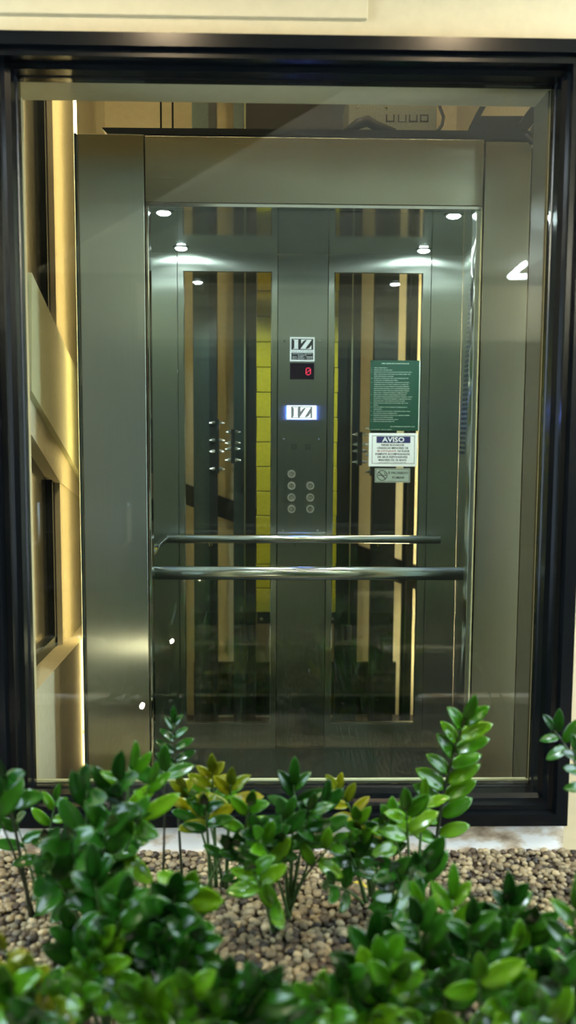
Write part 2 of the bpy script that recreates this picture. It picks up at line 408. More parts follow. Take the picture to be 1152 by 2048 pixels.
# sloping beam crossing behind the rails
bm_ = MB(); Yb = 4.24
bm_.prism([at(352, 962, Yb), at(862, 1142, Yb), at(862, 1190, Yb), at(352, 1002, Yb)], (0, .05, 0), 'bracket')
one('sloping_beam', bm_, 'dark sloping steel beam crossing the shaft behind both cab windows', 'beam')

# above the cab
gz0 = at(784, 264, 3.2); gz1 = at(784, 180, 3.2); gx0 = at(697, 240, 3.2).x; gx1 = at(873, 240, 3.2).x
zr = at(600, 262, YC + .05).z
zt1_roof = at(625, 276, YC).z - .01
gb = thing('electrical_box', ((gx0 + gx1) / 2, 3.2, gz0.z), 'galvanised steel electrical box standing on top of the lift cab', 'box')
m = MB(); m.box(gx0, gx1, 3.2, 3.45, zt1_roof, gz1.z, 'galv'); m.build('housing', gb, bevel=.004)
for px in (772, 796, 818, 840):
    a = at(px, 229, 3.199); b2 = at(px + 17, 244, 3.199); m = MB(); yy = 3.1985
    tk = .0045
    m.box(a.x, a.x + tk, yy, 3.2, b2.z, a.z, 'ink'); m.box(b2.x - tk, b2.x, yy, 3.2, b2.z, a.z, 'ink')
    m.box(a.x, b2.x, yy, 3.2, b2.z, b2.z + tk * (1 if px != 796 else .3), 'ink')
    if px in (840,): m.box(a.x, b2.x, yy, 3.2, a.z - tk, a.z, 'ink')
    m.build('knockout', gb)
for px in (715, 772):
    q = at(px, 214, 3.199); m = MB(); m.tube([(q.x, 3.2, q.z), (q.x, 3.196, q.z)], .004, 'bolt', 10); m.build('screw', gb)
pts = [at(874, 264, 3.19), at(884, 250, 3.19), at(887, 234, 3.19), at(880, 215, 3.19), at(876, 195, 3.19)]
m = MB(); m.tube(pts, .006, 'rubber', 8); one('looped_cable', m, 'black cable curving up the right end of the galvanised box', 'cable', smooth=True)
m = MB(); pts = [at(x, y, 3.12) for x, y in ((692, 264), (716, 248), (735, 242), (752, 252), (790, 264))]
m.tube(pts, [.012, .018, .02, .018, .012], 'rubber', 8); one('cable_bundle', m, 'dark cable bundle humped in front of the galvanised box', 'cable', smooth=True)
for px, lab in ((322, 'left of two thin black cables hanging above the cab roof'), (345.5, 'right of two thin black cables hanging above the cab roof')):
    q = at(px, 262, 3.3); m = MB(); m.tube([(q.x, 3.3, zr - .02), (q.x, 3.3, 4.15)], .0035, 'rubber', 8); one('hanging_cable', m, lab, 'cable', 'cables above the cab', smooth=True)
m = MB(); a = at(490, 150, 4.1); b2 = at(697, 262, 4.1); m.box(a.x, b2.x, 4.08, 4.1, b2.z - .12, 4.15, 'rubber')
one('machine_plate', m, 'wide dark steel plate above the cab beside the galvanised box', 'plate')
# bent bracket at the right
rb = thing('roof_bracket', at(980, 270, 3.05), 'dark folded steel bracket on the right end of the cab roof', 'bracket')
m = MB(); m.prism([at(930, 276, 3.0), at(940, 270, 3.0), at(972, 213, 3.0), at(960, 213, 3.0)], (0, .05, 0), 'dark'); m.build('arm', rb)
m = MB(); m.prism([at(1047, 272, 3.0), at(1053, 262, 3.0), at(1073, 240, 3.0), at(1073, 213, 3.0), at(1062, 213, 3.0), at(1040, 245, 3.0), at(1035, 270, 3.0)], (0, .05, 0), 'dark'); m.build('arm', rb)
m = MB(); m.prism([at(935, 276, 3.04), at(955, 232, 3.04), at(1050, 232, 3.04), at(1060, 276, 3.04)], (0, .06, 0), 'dark'); m.build('plate', rb)
m = MB(); pts = [at(1046, 262, 3.02)] + [at(x, y, 2.83) for x, y in ((1056, 276), (1062, 283), (1078, 284), (1086, 296), (1094, 302))]
m.tube(pts, [.006, .006, .011, .009, .011, .006], 'rubber', 8); one('drooping_cable', m, 'black cable drooping off the right corner of the cab roof', 'cable', smooth=True)

# ------------------------------------------------------------------ lift cab
cab = thing('elevator_cab', (.12, (YC + YB) / 2, ZF), 'stainless steel lift cab with glass front seen through the black framed window', 'elevator')
XA, XB = -.533, at(920, 800, YB).x
jl = at(294, 700, YC).x; jr = at(957, 700, YC).x
zt0 = at(625, 409, YC).z; zt1 = at(625, 276, YC).z; zbot = -.02
pl0 = at(155.5, 700, YC).x; pr1 = at(1051, 700, YC).x
ztl = at(225, 268, YC).z; ztr = at(1010, 284, YC).z
m = MB(); m.box(pl0 + .012, jl - .004, YC, YC + .03, zbot, ztl, 'steel_v'); m.build('front_panel', cab, bevel=.002)
m = MB(); m.box(pl0, pl0 + .009, YC - .006, YC + .03, zbot, ztl, 'railgrey'); m.build('edge_trim', cab, bevel=.001)
m = MB(); m.box(jr + .006, pr1, YC, YC + .03, zbot, ztr, 'steel_v'); m.build('front_panel', cab, bevel=.002)
m = MB(); m.box(jl, jr, YC - .004, YC + .03, zt0, zt1, 'steel_h'); m.build('transom', cab, bevel=.002)
m = MB(); m.box(jl, jr, YC - .004, YC + .04, zt0 - .012, zt0 - .001, 'chrome'); m.build('transom_lip', cab, bevel=.001)
# jambs
jt = .018
m = MB(); m.box(jl, jl + jt * .5, YC, YC + .06, ZF, zt0 - .012, 'chrome'); m.build('door_jamb', cab, bevel=.002)
m = MB(); m.box(jr - jt, jr, YC, YC + .06, ZF, zt0 - .012, 'steel_in'); m.build('door_jamb', cab, bevel=.002)
m = MB(); m.box(jr - .004, jr, YC - .006, YC, ZF, zt0 - .012, 'slab'); m.build('jamb_trim', cab)
m = MB(); m.box(jl + jt * .5, jr - jt, YC + .02, YC + .03, ZF, zt0 - .012, 'cabglass'); m.build('front_glass', cab)
# returns behind the front panels
m = MB(); m.box(XA, jl, YC + .031, YC + .06, ZF, ZC, 'steel_in'); m.build('return_panel', cab)
m = MB(); m.box(jr, XB, YC + .031, YC + .06, ZF, ZC, 'steel_in'); m.build('return_panel', cab)
m = MB(); m.box(XA, XB, YC + .031, YC + .06, zt0, ZC, 'steel_in'); m.build('return_panel', cab)
m = MB(); m.box(XA - .02, XA, YC + .031, YB, ZF, ZC, 'steel_side'); m.build('side_panel', cab)
sp = MB(); sp.box(XB, XB + .02, YC + .031, YB, ZF, ZC, 'steel_side'); sp = sp.build('side_panel', cab)
for i in range(36):            # ventilation slots
    py = 567 + (905 - 567) * i / 35; px = 938 - (938 - 925) * i / 35
    q = at(px, py, XB * F / (px - 540)); m = MB(); y0 = q.y - .05; y1 = q.y + .05; z = q.z; h = .0058
    m.prism([(XB, y0, z - h*.4), (XB, y0 + .008, z - h), (XB, y1 - .008, z - h), (XB, y1, z - h*.4), (XB, y1, z + h*.4), (XB, y1 - .008, z + h), (XB, y0 + .008, z + h), (XB, y0, z + h*.4)], (-.0012, 0, 0), 'ink')
    m.build('vent_slot', sp)
m = MB(); m.box(XA, XB, YC + .06, YB, ZF - .03, ZF, 'granite'); m.build('cab_floor', cab)
m = MB(); m.box(XA, XB, YC + .06, YB, ZC, ZC + .02, 'steel_c'); m.build('cab_ceiling', cab)
m = MB(); m.box(at(235, 262, YC).x, pr1 + .02, YC + .04, YB, ZC + .03, zt1 - .01, 'dark'); m.build('cab_roof', cab)
a = at(205, 255, YC); b2 = at(1062, 277, YC)
m = MB(); m.prism([at(203, 255, YC + .03), at(1062, 262, YC + .03), at(1062, 279, YC + .03), at(214, 267, YC + .03)], (0, .06, 0), 'dark'); m.build('roof_rail', cab)
# back wall
def panelx(x0, x1): return at(x0, 900, YB).x, at(x1, 900, YB).x
gp = .0018
XP = [XA] + [at(q, 900, YB).x for q in (357, 554.5, 653.5, 855.5)] + [XB]
wt = at(600, 544, YB).z; wb = at(600, 1445, YB).z
for i in (0, 4):
    m = MB(); m.box(XP[i] + gp, XP[i+1] - gp, YB, YB + .02, ZF, ZC, 'steel_in'); m.build('wall_panel', cab)
wins = []
for i, (q0, q1) in ((1, (370, 541)), (3, (667, 838))):
    h0, h1 = panelx(q0, q1); m = MB(); rectwall(m, XP[i] + gp, XP[i+1] - gp, ZF, ZC, h0, h1, wb, wt, YB, YB + .02, 'steel_in'); o = m.build('window_panel', cab); wins.append((h0, h1))
    m = MB(); m.box(h0, h1, YB + .008, YB + .014, wb, wt, 'cabglass'); m.build('glass', o)
    m = MB(); m.box(h0, h1, YB - .004, YB + .001, wb - .006, wb, 'chrome'); m.build('sill_bead', o)
    m = MB(); m.box(h0 - .003, h0, YB - .003, YB + .001, wb, wt, 'chrome'); m.box(h1, h1 + .003, YB - .003, YB + .001, wb, wt, 'chrome'); m.build('side_bead', o)
for xj in XP[1:5]:
    m = MB(); m.box(xj - .006, xj + .006, YB + .0205, YB + .024, ZF, ZC, 'rubber'); m.build('joint_strip', cab)
# button panel
cp = MB(); cp.box(XP[2] + gp, XP[3] - gp, YB - .002, YB + .02, ZF, ZC, 'steel_cop'); cp = cp.build('control_panel', cab)
YP = YB - .002
zj = at(600, 1066, YP).z; m = MB(); m.box(XP[2] + gp, XP[3] - gp, YP - .003, YP, zj - .004, zj + .004, 'chrome'); m.build('joint_bead', cp)
for px, py in ((569, 682), (640, 682), (568, 879), (638, 879), (567, 1061), (635, 1061)):
    q = at(px, py, YP); m = MB(); m.tube([(q.x, YP, q.z), (q.x, YP - .002, q.z)], [.0055, .004], 'bolt', 12); m.build('screw', cp)
def plaque(px0, py0, px1, py1, Y):
    a = at(px0, py0, Y); b2 = at(px1, py1, Y); return a.x, b2.x, b2.z, a.z
def logo(mb, x0, x1, z0, z1, y, ground, letter):      # the two slab-serif letters, pale on dark
    W = x1 - x0; H = z1 - z0
    mb.box(x0, x1, y - .0006, y, z0, z1, ground)
    P = lambda pts: mb.prism([(x0 + u * W, y - .0006, z0 + v * H) for u, v in pts], (0, -.0006, 0), letter)
    P([(.08,.93),(.33,.93),(.33,.90),(.31,.85),(.31,.15),(.33,.08),(.33,.05),(.08,.05),(.08,.08),(.13,.15),(.13,.85),(.08,.90)])
    P([(.44,.93),(.94,.93),(.63,.07),(.41,.07),(.71,.89),(.62,.88),(.53,.75),(.45,.55)])
    P([(.63,.07),(.60,.05),(.92,.05),(.92,.46),(.88,.30),(.80,.14),(.72,.09)])
    P([(.41,.05),(.66,.05),(.66,.10),(.41,.10)])
x0, x1, z0, z1 = plaque(580, 674, 629, 723, YP)
m = MB(); m.box(x0, x1, YP - .001, YP, z0, z1, 'white'); W = x1 - x0; H = z1 - z0
logo(m, x0 + .06*W, x1 - .06*W, z0 + .48*H, z1 - .07*H, YP - .001, 'ink', 'white')
text(m, 'E L E V A D O R E S', (x0+x1)/2, z0 + .385*H, YP - .001, .0065, 'ink', wide=.84*W)
m.box(x0 + .06*W, x1 - .06*W, YP - .0016, YP - .001, z0 + .07*H, z0 + .355*H, 'ink')
for tx, v, sz in (('ASSISTÊNCIA TÉCNICA', .29, .0052), ('24 HORAS', .235, .0050), ('(21) 3797 - 9408', .155, .0085), ('(21) 96969 - 5215', .08, .0085)):
    text(m, tx, (x0+x1)/2, z0 + v*H, YP - .0016, sz, 'white', wide=(.36 if 'HORAS' in tx else .8)*W)
tag(m.build('sticker', cp), 'white sticker with two large letters and phone numbers')
x0, x1, z0, z1 = plaque(580, 726, 628, 759, YP)
m = MB(); m.box(x0, x1, YP - .002, YP, z0, z1, 'screen')
d = m.build('display', cp, bevel=.003); tag(d, 'dark display with a red dot zero')
rows = ["01110", "10001", "10011", "10101", "11001", "10001", "01110"]
m = MB(); q = at(611.5, 735.5, YP); st = .0046
for r, row in enumerate(rows):
    for c, ch in enumerate(row):
        if ch == '1':
            cx = q.x + c * st; cz = q.z - r * st; m.box(cx, cx + st * .62, YP - .0026, YP - .002, cz - st * .62, cz, 'reddot')
m.build('digit', cp)
x0, x1, z0, z1 = plaque(574, 811, 632, 839, YP)
m = MB(); W = x1 - x0; H = z1 - z0
m.box(x0, x1, YP - .014, YP - .012, z0, z1, 'litwhite')
m.box(x0 + .14*W, x1 - .14*W, YP - .0142, YP - .014, z0 + .09*H, z1 - .07*H, 'litgrey')
logo(m, x0 + .14*W, x1 - .14*W, z0 + .09*H, z1 - .07*H, YP - .0142, 'litgrey', 'litwhite')
tag(m.build('lit_sign', cp), 'glowing white plaque with two large letters')
m = MB(); m.box(x0 + .001, x1 - .001, YP - .0039, YP - .0005, z0 + .001, z1 - .001, 'blueglow'); m.build('halo_light', cp)
for cx in (588, 616):          # speaker perforations
    m = MB()
    for i in range(4):
        for j in range(4):
            q = at(cx - 4.5 + 3 * i, 889 + 3 * j, YP); m.tube([(q.x, YP, q.z), (q.x, YP - .0006, q.z)], .0018, 'ink', 8)
    m.build('speaker_holes', cp)
for px, py, ch in ((583, 948, '1'), (583, 971.5, '5'), (583, 995, '-'), (583, 1018, '0'), (620.5, 971.5, 'U'), (620.5, 995, '#'), (620.5, 1018, 'A')):
    q = at(px, py, YP); m = MB()
    m.ring((q.x, YP, q.z), (0, -1, 0), .0125, .0168, .005, 'button'); m.tube([(q.x, YP, q.z), (q.x, YP - .003, q.z)], .0118, 'galv', 24)
    o = m.build('button', cp)
    if ch == '#':
        for k2 in range(3): m2 = MB(); 
        m = MB(); [m.box(q.x - .005, q.x + .005, YP - .0036, YP - .003, q.z - .006 + .005*k3, q.z - .0045 + .005*k3, 'chrome') for k3 in range(3)]
        [m.box(q.x - .005 + .0045*k3, q.x - .004 + .0045*k3, YP - .0036, YP - .003, q.z - .006, q.z + .006, 'chrome') for k3 in range(3)]
    elif ch == 'A':
        m = MB(); m.ring((q.x, YP - .003, q.z - .003), (0, -1, 0), .004, .0055, .0006, 'chrome', 16); m.box(q.x - .001, q.x + .001, YP - .0036, YP - .003, q.z + .002, q.z + .008, 'chrome')
    else:
        m = MB(); text(m, ch, q.x, q.z - .0055, YP - .003, .016, 'chrome', depth=.0006)
    m.build('button_mark', cp)
# handrails
zR = at(600, 1078.5, 3.585).z; zL = at(600, 1146.5, 2.97).z
xa = at(333, 1078, 3.585).x; xb = at(880, 1078, 3.585).x
hr = MB(); hr.tube([(xa, 3.585, zR), (xb, 3.585, zR)], .0178, 'rail', 24); hr = hr.build('handrail', cab, smooth=True)
for px in (420, 590, 760):
    q = at(px, 1078, 3.585).x; m = MB(); m.tube([(q, 3.585, zR - .012), (q, 3.62, zR - .03), (q, YB, zR - .03)], .007, 'chrome', 10); m.build('bracket', hr)
x2 = at(302, 1146, 2.97).x; x3 = at(930, 1146, 2.97).x
hf = MB(); hf.tube([(x2, 2.97, zL), (x3, 2.97, zL)], .0235, 'rail', 28); hf = hf.build('handrail', cab, smooth=True)
for x, e in ((x2, -1), (x3, 1)):
    m = MB(); m.tube([(x, 2.97, zL), (x + e * .015, 2.97, zL)], .016, 'bolt', 14); m.build('rail_end', hf)
xs = at(328, 1076, 3.54).x
hs = MB(); hs.tube([(xs, 2.96, zR + .005), (xs, 3.54, zR + .005)], .0178, 'rail', 24); hs = hs.build('handrail', cab, smooth=True)
m = MB(); m.tube([(xs, 3.3, zR - .01), (xs - .04, 3.3, zR - .025), (XA, 3.3, zR - .025)], .007, 'chrome', 10); m.build('bracket', hs)
# ceiling lamps
lx0 = at(362, 497, 3.55).x; lx1 = at(848, 500, 3.55).x
for (x, y) in ((lx0, 3.555), (lx1, 3.555), (lx0, 2.985), (lx1, 2.985)):
    m = MB(); m.ring((x, y, ZC), (0, 0, -1), .024, .033, .004, 'chrome'); o = m.build('ceiling_lamp', cab)
    m = MB(); m.tube([(x, y, ZC), (x, y, ZC - .006), (x, y, ZC - .010), (x, y, ZC - .012)], [.0235, .0225, .016, .004], 'spot', 24); m.build('diffuser', o)
    ld = bpy.data.lights.new('lamp', 'SPOT'); ld.energy = 38; ld.color = (.85, .95, 1); ld.spot_size = 2.6; ld.spot_blend = .5; ld.shadow_soft_size = .02
    lo = bpy.data.objects.new('cab_lamp_light', ld); COL.objects.link(lo); lo.location = (x, y, ZC - .016); 

# ------------------------------------------------------------------ notices on the right cab window
YN = YB - .001
def board(m, x0, x1, z0, z1, mat, th=.0025): m.box(x0, x1, YN - th, YN, z0, z1, mat)
x0, x1, z0, z1 = plaque(741, 720.5, 837, 862, YN); W = x1 - x0; H = z1 - z0; yy = YN - .0025
m = MB(); board(m, x0, x1, z0, z1, 'green'); m.box(x1 - .002, x1 + .0012, YN - .003, YN, z0, z1, 'pale')
text(m, 'COMO AGIR EM CASO DE PANE NO ELEVADOR', (x0+x1)/2, z1 - .052*H, yy, .006, 'pale', wide=.56*W, bold=.01)
LN = [('1', 'Aperte o botão de alarme.'), ('2', 'Mantenha calma e não tenha pressa.'), ('3', 'Ponha-se em um canto. Em caso de descontrole emocional, deixe a cabine.'), ('', 'Espere o socorro, apenas o técnico sabe o que o elevador chegou. Tenha'), ('', 'paciência, há tempo para a ajuda chegar.'), ('4', 'Não tente sair da cabine sem o técnico, pois o elevador pode voltar'), ('', 'a andar, pois uma queda pode ser fatal.'), ('5', 'O bombeiro, como mais longe, chega e retira de um em um a cabine.'), ('', 'Quando não o técnico ou socorro chegarem, ou o zelador não'), ('', 'estiver presente e houver emergência. Para a ajuda o bombeiro'), ('', 'deverá ser feita chamada, por ter o procedimento adequado'), ('', 'para a saída do elevador. Espere que essa ajuda chegue e desligue'), ('', 'toda a chave, e acompanhe de perto o resgate até o fim.'), ('6', 'Antes de entrar no elevador, sempre verifique se ele está parado.'), ('', 'Espere que as pessoas saiam antes de você entrar. Mantenha o caminho'), ('', 'da saída livre e verifique se não ultrapassou a capacidade da cabine,'), ('', 'jamais tente abrir a porta antes que ele pare no andar.'), ('7', 'Em caso de incêndio, utilize a escada, nunca o elevador. Nas, em caso'), ('', 'de fumaça.'), ('8', 'Todo os defeitos e ruídos estranhos comunique logo ao'), ('', 'responsável.'), ('9', 'Se o elevador parar entre o andar e a laje, chame o zelador, nunca'), ('', 'force a porta do mesmo na tentativa de sair.'), ('10', 'Mantenha-se longe da porta, acione uma vez e aguarde o bombeiro'), ('', 'e não use outra saída da cabine.'), ('11', 'Espere o atendimento, você está bem seguro.'), ('12', 'Telefone para a empresa mantenedora: 193')]
WD = [.27, .37, .77, .74, .40, .70, .48, .72, .70, .71, .72, .71, .68, .66, .78, .76, .64, .70, .10, .68, .16, .74, .48, .73, .40, .50, .42]
for i, ((nn, ln), wd) in enumerate(zip(LN, WD)):
    zz = z1 - (.112 + .0292 * i) * H
    if nn: text(m, nn, x0 + .022*W, zz, yy, .0045, 'pale', 'LEFT')
    text(m, ln, x0 + .075*W, zz, yy, .0052, 'pale', 'LEFT', wide=wd*W)
text(m, 'LEI COMPLEMENTAR MUNICIPAL 126/93', x0 + .42*W, z0 + .055*H, yy, .005, 'pale', 'LEFT', wide=.5*W)
text(m, 'RIO DE JANEIRO - SERVIÇO PÚBLICO', x0 + .03*W, z0 + .014*H, yy, .004, 'pale', 'LEFT', wide=.42*W)
one('green_notice', m, 'tall green notice with white lines of text, uppermost on the right cab window', 'sign')
x0, x1, z0, z1 = plaque(738, 866, 833.5, 933, YN); W = x1 - x0; H = z1 - z0; cx = x0 + .49*W
m = MB(); board(m, x0, x1, z0, z1, 'white', .004); yy = YN - .004
bx0, bx1, bz0, bz1 = x0 + .065*W, x1 - .055*W, z0 + .085*H, z1 - .075*H
for q in ((bx0, bx1, bz0, bz0 + .0017), (bx0, bx1, bz1 - .0017, bz1), (bx0, bx0 + .0017, bz0, bz1), (bx1 - .0017, bx1, bz0, bz1)):
    m.box(q[0], q[1], yy - .0004, yy, q[2], q[3], 'ink')
m.box(x0 + .155*W, x1 - .145*W, yy - .0004, yy, z1 - .295*H, z1 - .10*H, 'navy')
text(m, 'AVISO', x0 + .505*W, z1 - .262*H, yy - .0004, .0285, 'white', wide=.46*W, bold=.025)
for tx, v, wd in (('NESSE ELEVADOR', .365, .48), ('CRIANÇAS MENORES DE', .455, .645), ('SOMENTE ACOMPANHADAS', .635, .72), ('DE SEUS REPONSÁVEIS', .725, .62), ('MAIORES DE 18 ANOS', .815, .58)):
    text(m, tx, cx, z1 - (v + .02)*H, yy, .0115, 'ink', wide=wd*W, bold=.03)
text(m, '08 (OITO)ANOS', x0 + .17*W, z1 - .565*H, yy, .0115, 'red', 'LEFT', wide=.395*W, bold=.02)
text(m, 'DE IDADE', x0 + .59*W, z1 - .565*H, yy, .0115, 'ink', 'LEFT', wide=.245*W, bold=.03)
text(m, 'LEI MUNICIPAL Nº 11.024 DE 17/02/1986', cx, z1 - .895*H, yy, .006, 'ink', wide=.56*W)
one('warning_notice', m, 'white warning notice with a navy AVISO heading below the green notice', 'sign')
x0, x1, z0, z1 = plaque(750, 936.5, 819.5, 965, YN); W = x1 - x0; H = z1 - z0
m = MB(); board(m, x0, x1, z0, z1, 'alulabel', .003); yy = YN - .003
for q in ((.02, .98, .05, .075), (.02, .98, .925, .95), (.02, .03, .05, .95), (.97, .98, .05, .95)):
    m.box(x0 + q[0]*W, x0 + q[1]*W, yy - .0004, yy, z0 + q[2]*H, z0 + q[3]*H, 'ink')
c = Vector((x0 + .205*W, yy, z0 + .5*H)); R_ = .37*H
m.ring(c, (0, -1, 0), R_*.87, R_, .0005, 'ink', 36)
m.prism([(c.x - .72*R_, yy, c.z + .62*R_), (c.x - .6*R_, yy, c.z + .74*R_), (c.x + .72*R_, yy, c.z - .62*R_), (c.x + .6*R_, yy, c.z - .74*R_)], (0, -.0005, 0), 'ink')
m.box(c.x - .7*R_, c.x - .42*R_, yy - .0004, yy, c.z - .1*R_, c.z + .1*R_, 'ink'); m.box(c.x - .4*R_, c.x + .72*R_, yy - .0004, yy, c.z - .1*R_, c.z + .08*R_, 'litgrey'); m.box(c.x + .55*R_, c.x + .74*R_, yy - .0005, yy, c.z - .1*R_, c.z + .08*R_, 'ink')
m.prism([(c.x + .3*R_, yy, c.z + .55*R_), (c.x + .45*R_, yy, c.z + .58*R_), (c.x + .72*R_, yy, c.z + .22*R_), (c.x + .6*R_, yy, c.z + .2*R_)], (0, -.0004, 0), 'ink')
text(m, 'É PROIBIDO', x0 + .66*W, z0 + .60*H, yy, .0135, 'ink', wide=.56*W, bold=.02)
text(m, 'FUMAR', x0 + .665*W, z0 + .27*H, yy, .0135, 'ink', wide=.35*W, bold=.02)
one('no_smoking_sign', m, 'silver no-smoking sign reading É PROIBIDO FUMAR, lowest on the right cab window', 'sign')

# ------------------------------------------------------------------ planter, gravel
PX0, PX1, PY0 = -1.5, 1.6, 1.2
pl_ = thing('planter', (0, (PY0 + YW) / 2, 0), 'raised planter bed of dark soil and gravel under the black framed window', 'planter')
m = MB(); m.box(PX0, PX1, PY0, YW - .001, 0, ZG - .012, 'soil'); m.build('soil', pl_)
m = MB(); m.box(PX0 - .06, PX1 + .06, PY0 - .06, PY0, 0, ZG + .02, 'stained'); m.build('curb', pl_, bevel=.005)
def pebble_shape(sub, seed):
    bm = bmesh.new(); bmesh.ops.create_icosphere(bm, subdivisions=sub, radius=1)
    for v in bm.verts:
        n_ = noise.noise(v.co * 1.1 + Vector((seed * 7.3, seed * 3.1, 0))); v.co *= 1 + .28 * n_
        v.co.z *= .68; v.co.x *= 1.15
    vs = [v.co.copy() for v in bm.verts]; fs = [tuple(q.index for q in f_.verts) for f_ in bm.faces]; bm.free(); return vs, fs
spots = []
yy = 1.50
while yy < YW - .004:
    xx = -.95
    while xx < 1.15:
        spots.append((xx + random.uniform(-.006, .006), yy + random.uniform(-.006, .006)))
        xx += .0185
    yy += .0165
vis = []
for (x, y) in spots:
    px, py = proj((x, y, ZG))
    if not (-40 < px < 1192 and py < 2100): continue
    sc_ = 0
    if 390 < px < 730 and 1770 < py < 1940: sc_ = 3 + random.random()
    elif 900 < px < 1150 and 1712 < py < 1790: sc_ = 2 + random.random()
    elif 0 < px < 120 and 1735 < py < 1880: sc_ = 2 + random.random()
    else: sc_ = random.random()
    vis.append((sc_, x, y))
vis.sort(reverse=True)
protos = []
for i in range(6):
    vs, fs = pebble_shape(2, i + 1); mb = MB(); mb.add(vs, fs, 'pebble'); me = mb.build('pebble', smooth=True); protos.append(me.data); bpy.data.objects.remove(me)
low = [pebble_shape(1, i + 1) for i in range(6)]
st = MB()
for i, (sc_, x, y) in enumerate(vis):
    r = random.choice((.0085, .0095, .0105, .0115, .013)); zz = ZG - .006 + random.uniform(-.004, .006)
    rot = Matrix.Rotation(random.uniform(0, 6.28), 3, 'Z') @ Matrix.Rotation(random.uniform(-.4, .4), 3, 'X')
    if i < 300:
        o = bpy.data.objects.new('pebble', protos[i % 6]); COL.objects.link(o); o.location = (x, y, zz)
        o.scale = (r, r, r); o.rotation_euler = rot.to_euler()
        tag(o, 'small rounded cream or tan pebble lying in the open gravel of the planter', 'pebble', 'loose pebbles of the planter gravel')
    else:
        vs, fs = low[i % 6]; st.add([rot @ (v * r) + Vector((x, y, zz)) for v in vs], fs, 'pebble')
o = st.build('gravel', smooth=True); tag(o, 'bed of mixed tan and grey gravel under the plants', 'gravel', kind='stuff')

# ------------------------------------------------------------------ plants
def leaf(mb, base, d, nrm, L, W, mat, curl=.12, fold=.22, nu=9, nv=6):
    d = d.normalized(); side = d.cross(nrm).normalized(); nrm = side.cross(d).normalized()
    vs = []; fs = []
    for i in range(nu + 1):
        t_ = i / nu; wv = W * 1.62 * (t_ ** .62) * ((1 - t_) ** .68) if 0 < t_ < 1 else .0
        wv = max(wv, .0006)
        for j in range(nv + 1):
            u = 2 * j / nv - 1
            h = -curl * L * t_ * t_ + fold * abs(u) * wv * .5 + .04 * L * math.sin(t_ * 3.1)
            vs.append(base + d * (L * t_) + side * (u * wv * .5) + nrm * h)
    for i in range(nu):
        for j in range(nv):
            q = i * (nv + 1) + j; fs.append((q, q + 1, q + nv + 2, q + nv + 1))
    mb.add(vs, fs, mat)
def bez(a, b, c, t): return a * (1-t)**2 + b * (2*t*(1-t)) + c * t*t
def frond(plant, base, tip, n, L, W, mat='leaf_mid', t0=.3, face=0., lean=.5, stem='stem', spread=62, tipmat=None, r0=.006, tilt=.25):
    base = Vector(base); tip = Vector(tip)
    mid = Vector((base.x * (1 - lean) + tip.x * lean, base.y * (1 - lean) + tip.y * lean, base.z + (tip.z - base.z) * .62))
    pts = [bez(base, mid, tip, i / 12) for i in range(13)]
    sm = MB(); sm.tube(pts, [r0 * (1 - .72 * i / 12) for i in range(13)], stem, 8)
    so = sm.build('stem', plant, smooth=True)
    lf = MB()
    fdir = Vector((math.sin(face), -math.cos(face), .35)).normalized()
    L *= 1.2; W *= 1.42
    for i in range(n):
        t_ = t0 + (1 - t0) * (i + .3) / n
        for sgn in (-1, 1):
            tt = min(1, t_ + (.35 / n * (1 - t0) if sgn > 0 else 0)); p = bez(base, mid, tip, tt)
            tan = (bez(base, mid, tip, min(1, tt + .02)) - bez(base, mid, tip, tt - .04)).normalized()
            sd = tan.cross(fdir).normalized()
            a = math.radians(spread * (1 - .45 * (i / max(1, n - 1))) + random.uniform(-9, 9))
            d = tan * math.cos(a) + sd * (sgn * math.sin(a)) + fdir * random.uniform(-.1, .3)
            nr = fdir + Vector((random.uniform(-tilt, tilt), random.uniform(-tilt, tilt), random.uniform(-tilt, tilt) + .2)) - sd * sgn * .2
            k = random.uniform(.85, 1.1) * (.8 + .2 * math.sin(math.pi * min(1, (i + .8) / n)))
            mm_ = tipmat if (tipmat and i >= n - 2) else mat
            leaf(lf, p, d, nr, L * k, W * k, mm_, curl=random.uniform(.02, .2))
    tan = (tip - bez(base, mid, tip, .9)).normalized()
    leaf(lf, tip, tan + fdir * .1, fdir, L * .9, W * .75, tipmat or mat, curl=.05)
    lo = lf.build('foliage', None, smooth=True, solid=.0009); put(lo, so)
    return so
def G(px, py): return atz(px, py, ZG)
def plant(label, bx, by, fr, group=None):
    b0 = G(bx, by); th = thing('leafy_plant', b0, label, 'plant', group or 'glossy plants in the planter')
    for q in fr:
        kw = dict(q[4]) if len(q) > 4 else {}
        off = kw.pop('off', (0, 0)); bb = G(bx + off[0], by + off[1]); bb.z -= .01
        frond(th, bb, at(q[0], q[1], q[2]), *q[3], **kw)
        if len(fr) > 2 and q[2] > 1.3:
            n_, L_, W_ = q[3]; kw2 = dict(kw); kw2['face'] = random.uniform(-.7, .7); kw2['t0'] = max(.3, kw.get('t0', .3)); kw2['mat'] = random.choice((kw.get('mat', 'leaf_mid'), 'leaf_dark', 'leaf_mid')); kw2['r0'] = .0045
            b3 = G(bx + off[0] + random.uniform(-14, 14), by + off[1] + random.uniform(-8, 8)); b3.z -= .01
            frond(th, b3, at(q[0] + random.choice((-1, 1)) * random.uniform(28, 60), q[1] + random.uniform(25, 85), q[2] - random.uniform(-.05, .08)), max(2, n_ - 1), L_ * .92, W_, **kw2)
    return th
D, MD, LM = 'leaf_dark', 'leaf_mid', 'leaf_lime'
plant('tallest upright plant right of centre, its paired leaves standing against the cab front', 862, 1800,
      [(930, 1440, 1.98, (8, .078, .042), dict(mat=MD, t0=.26, lean=.15, stem='darkstem', spread=68, face=.1, tilt=.15))])
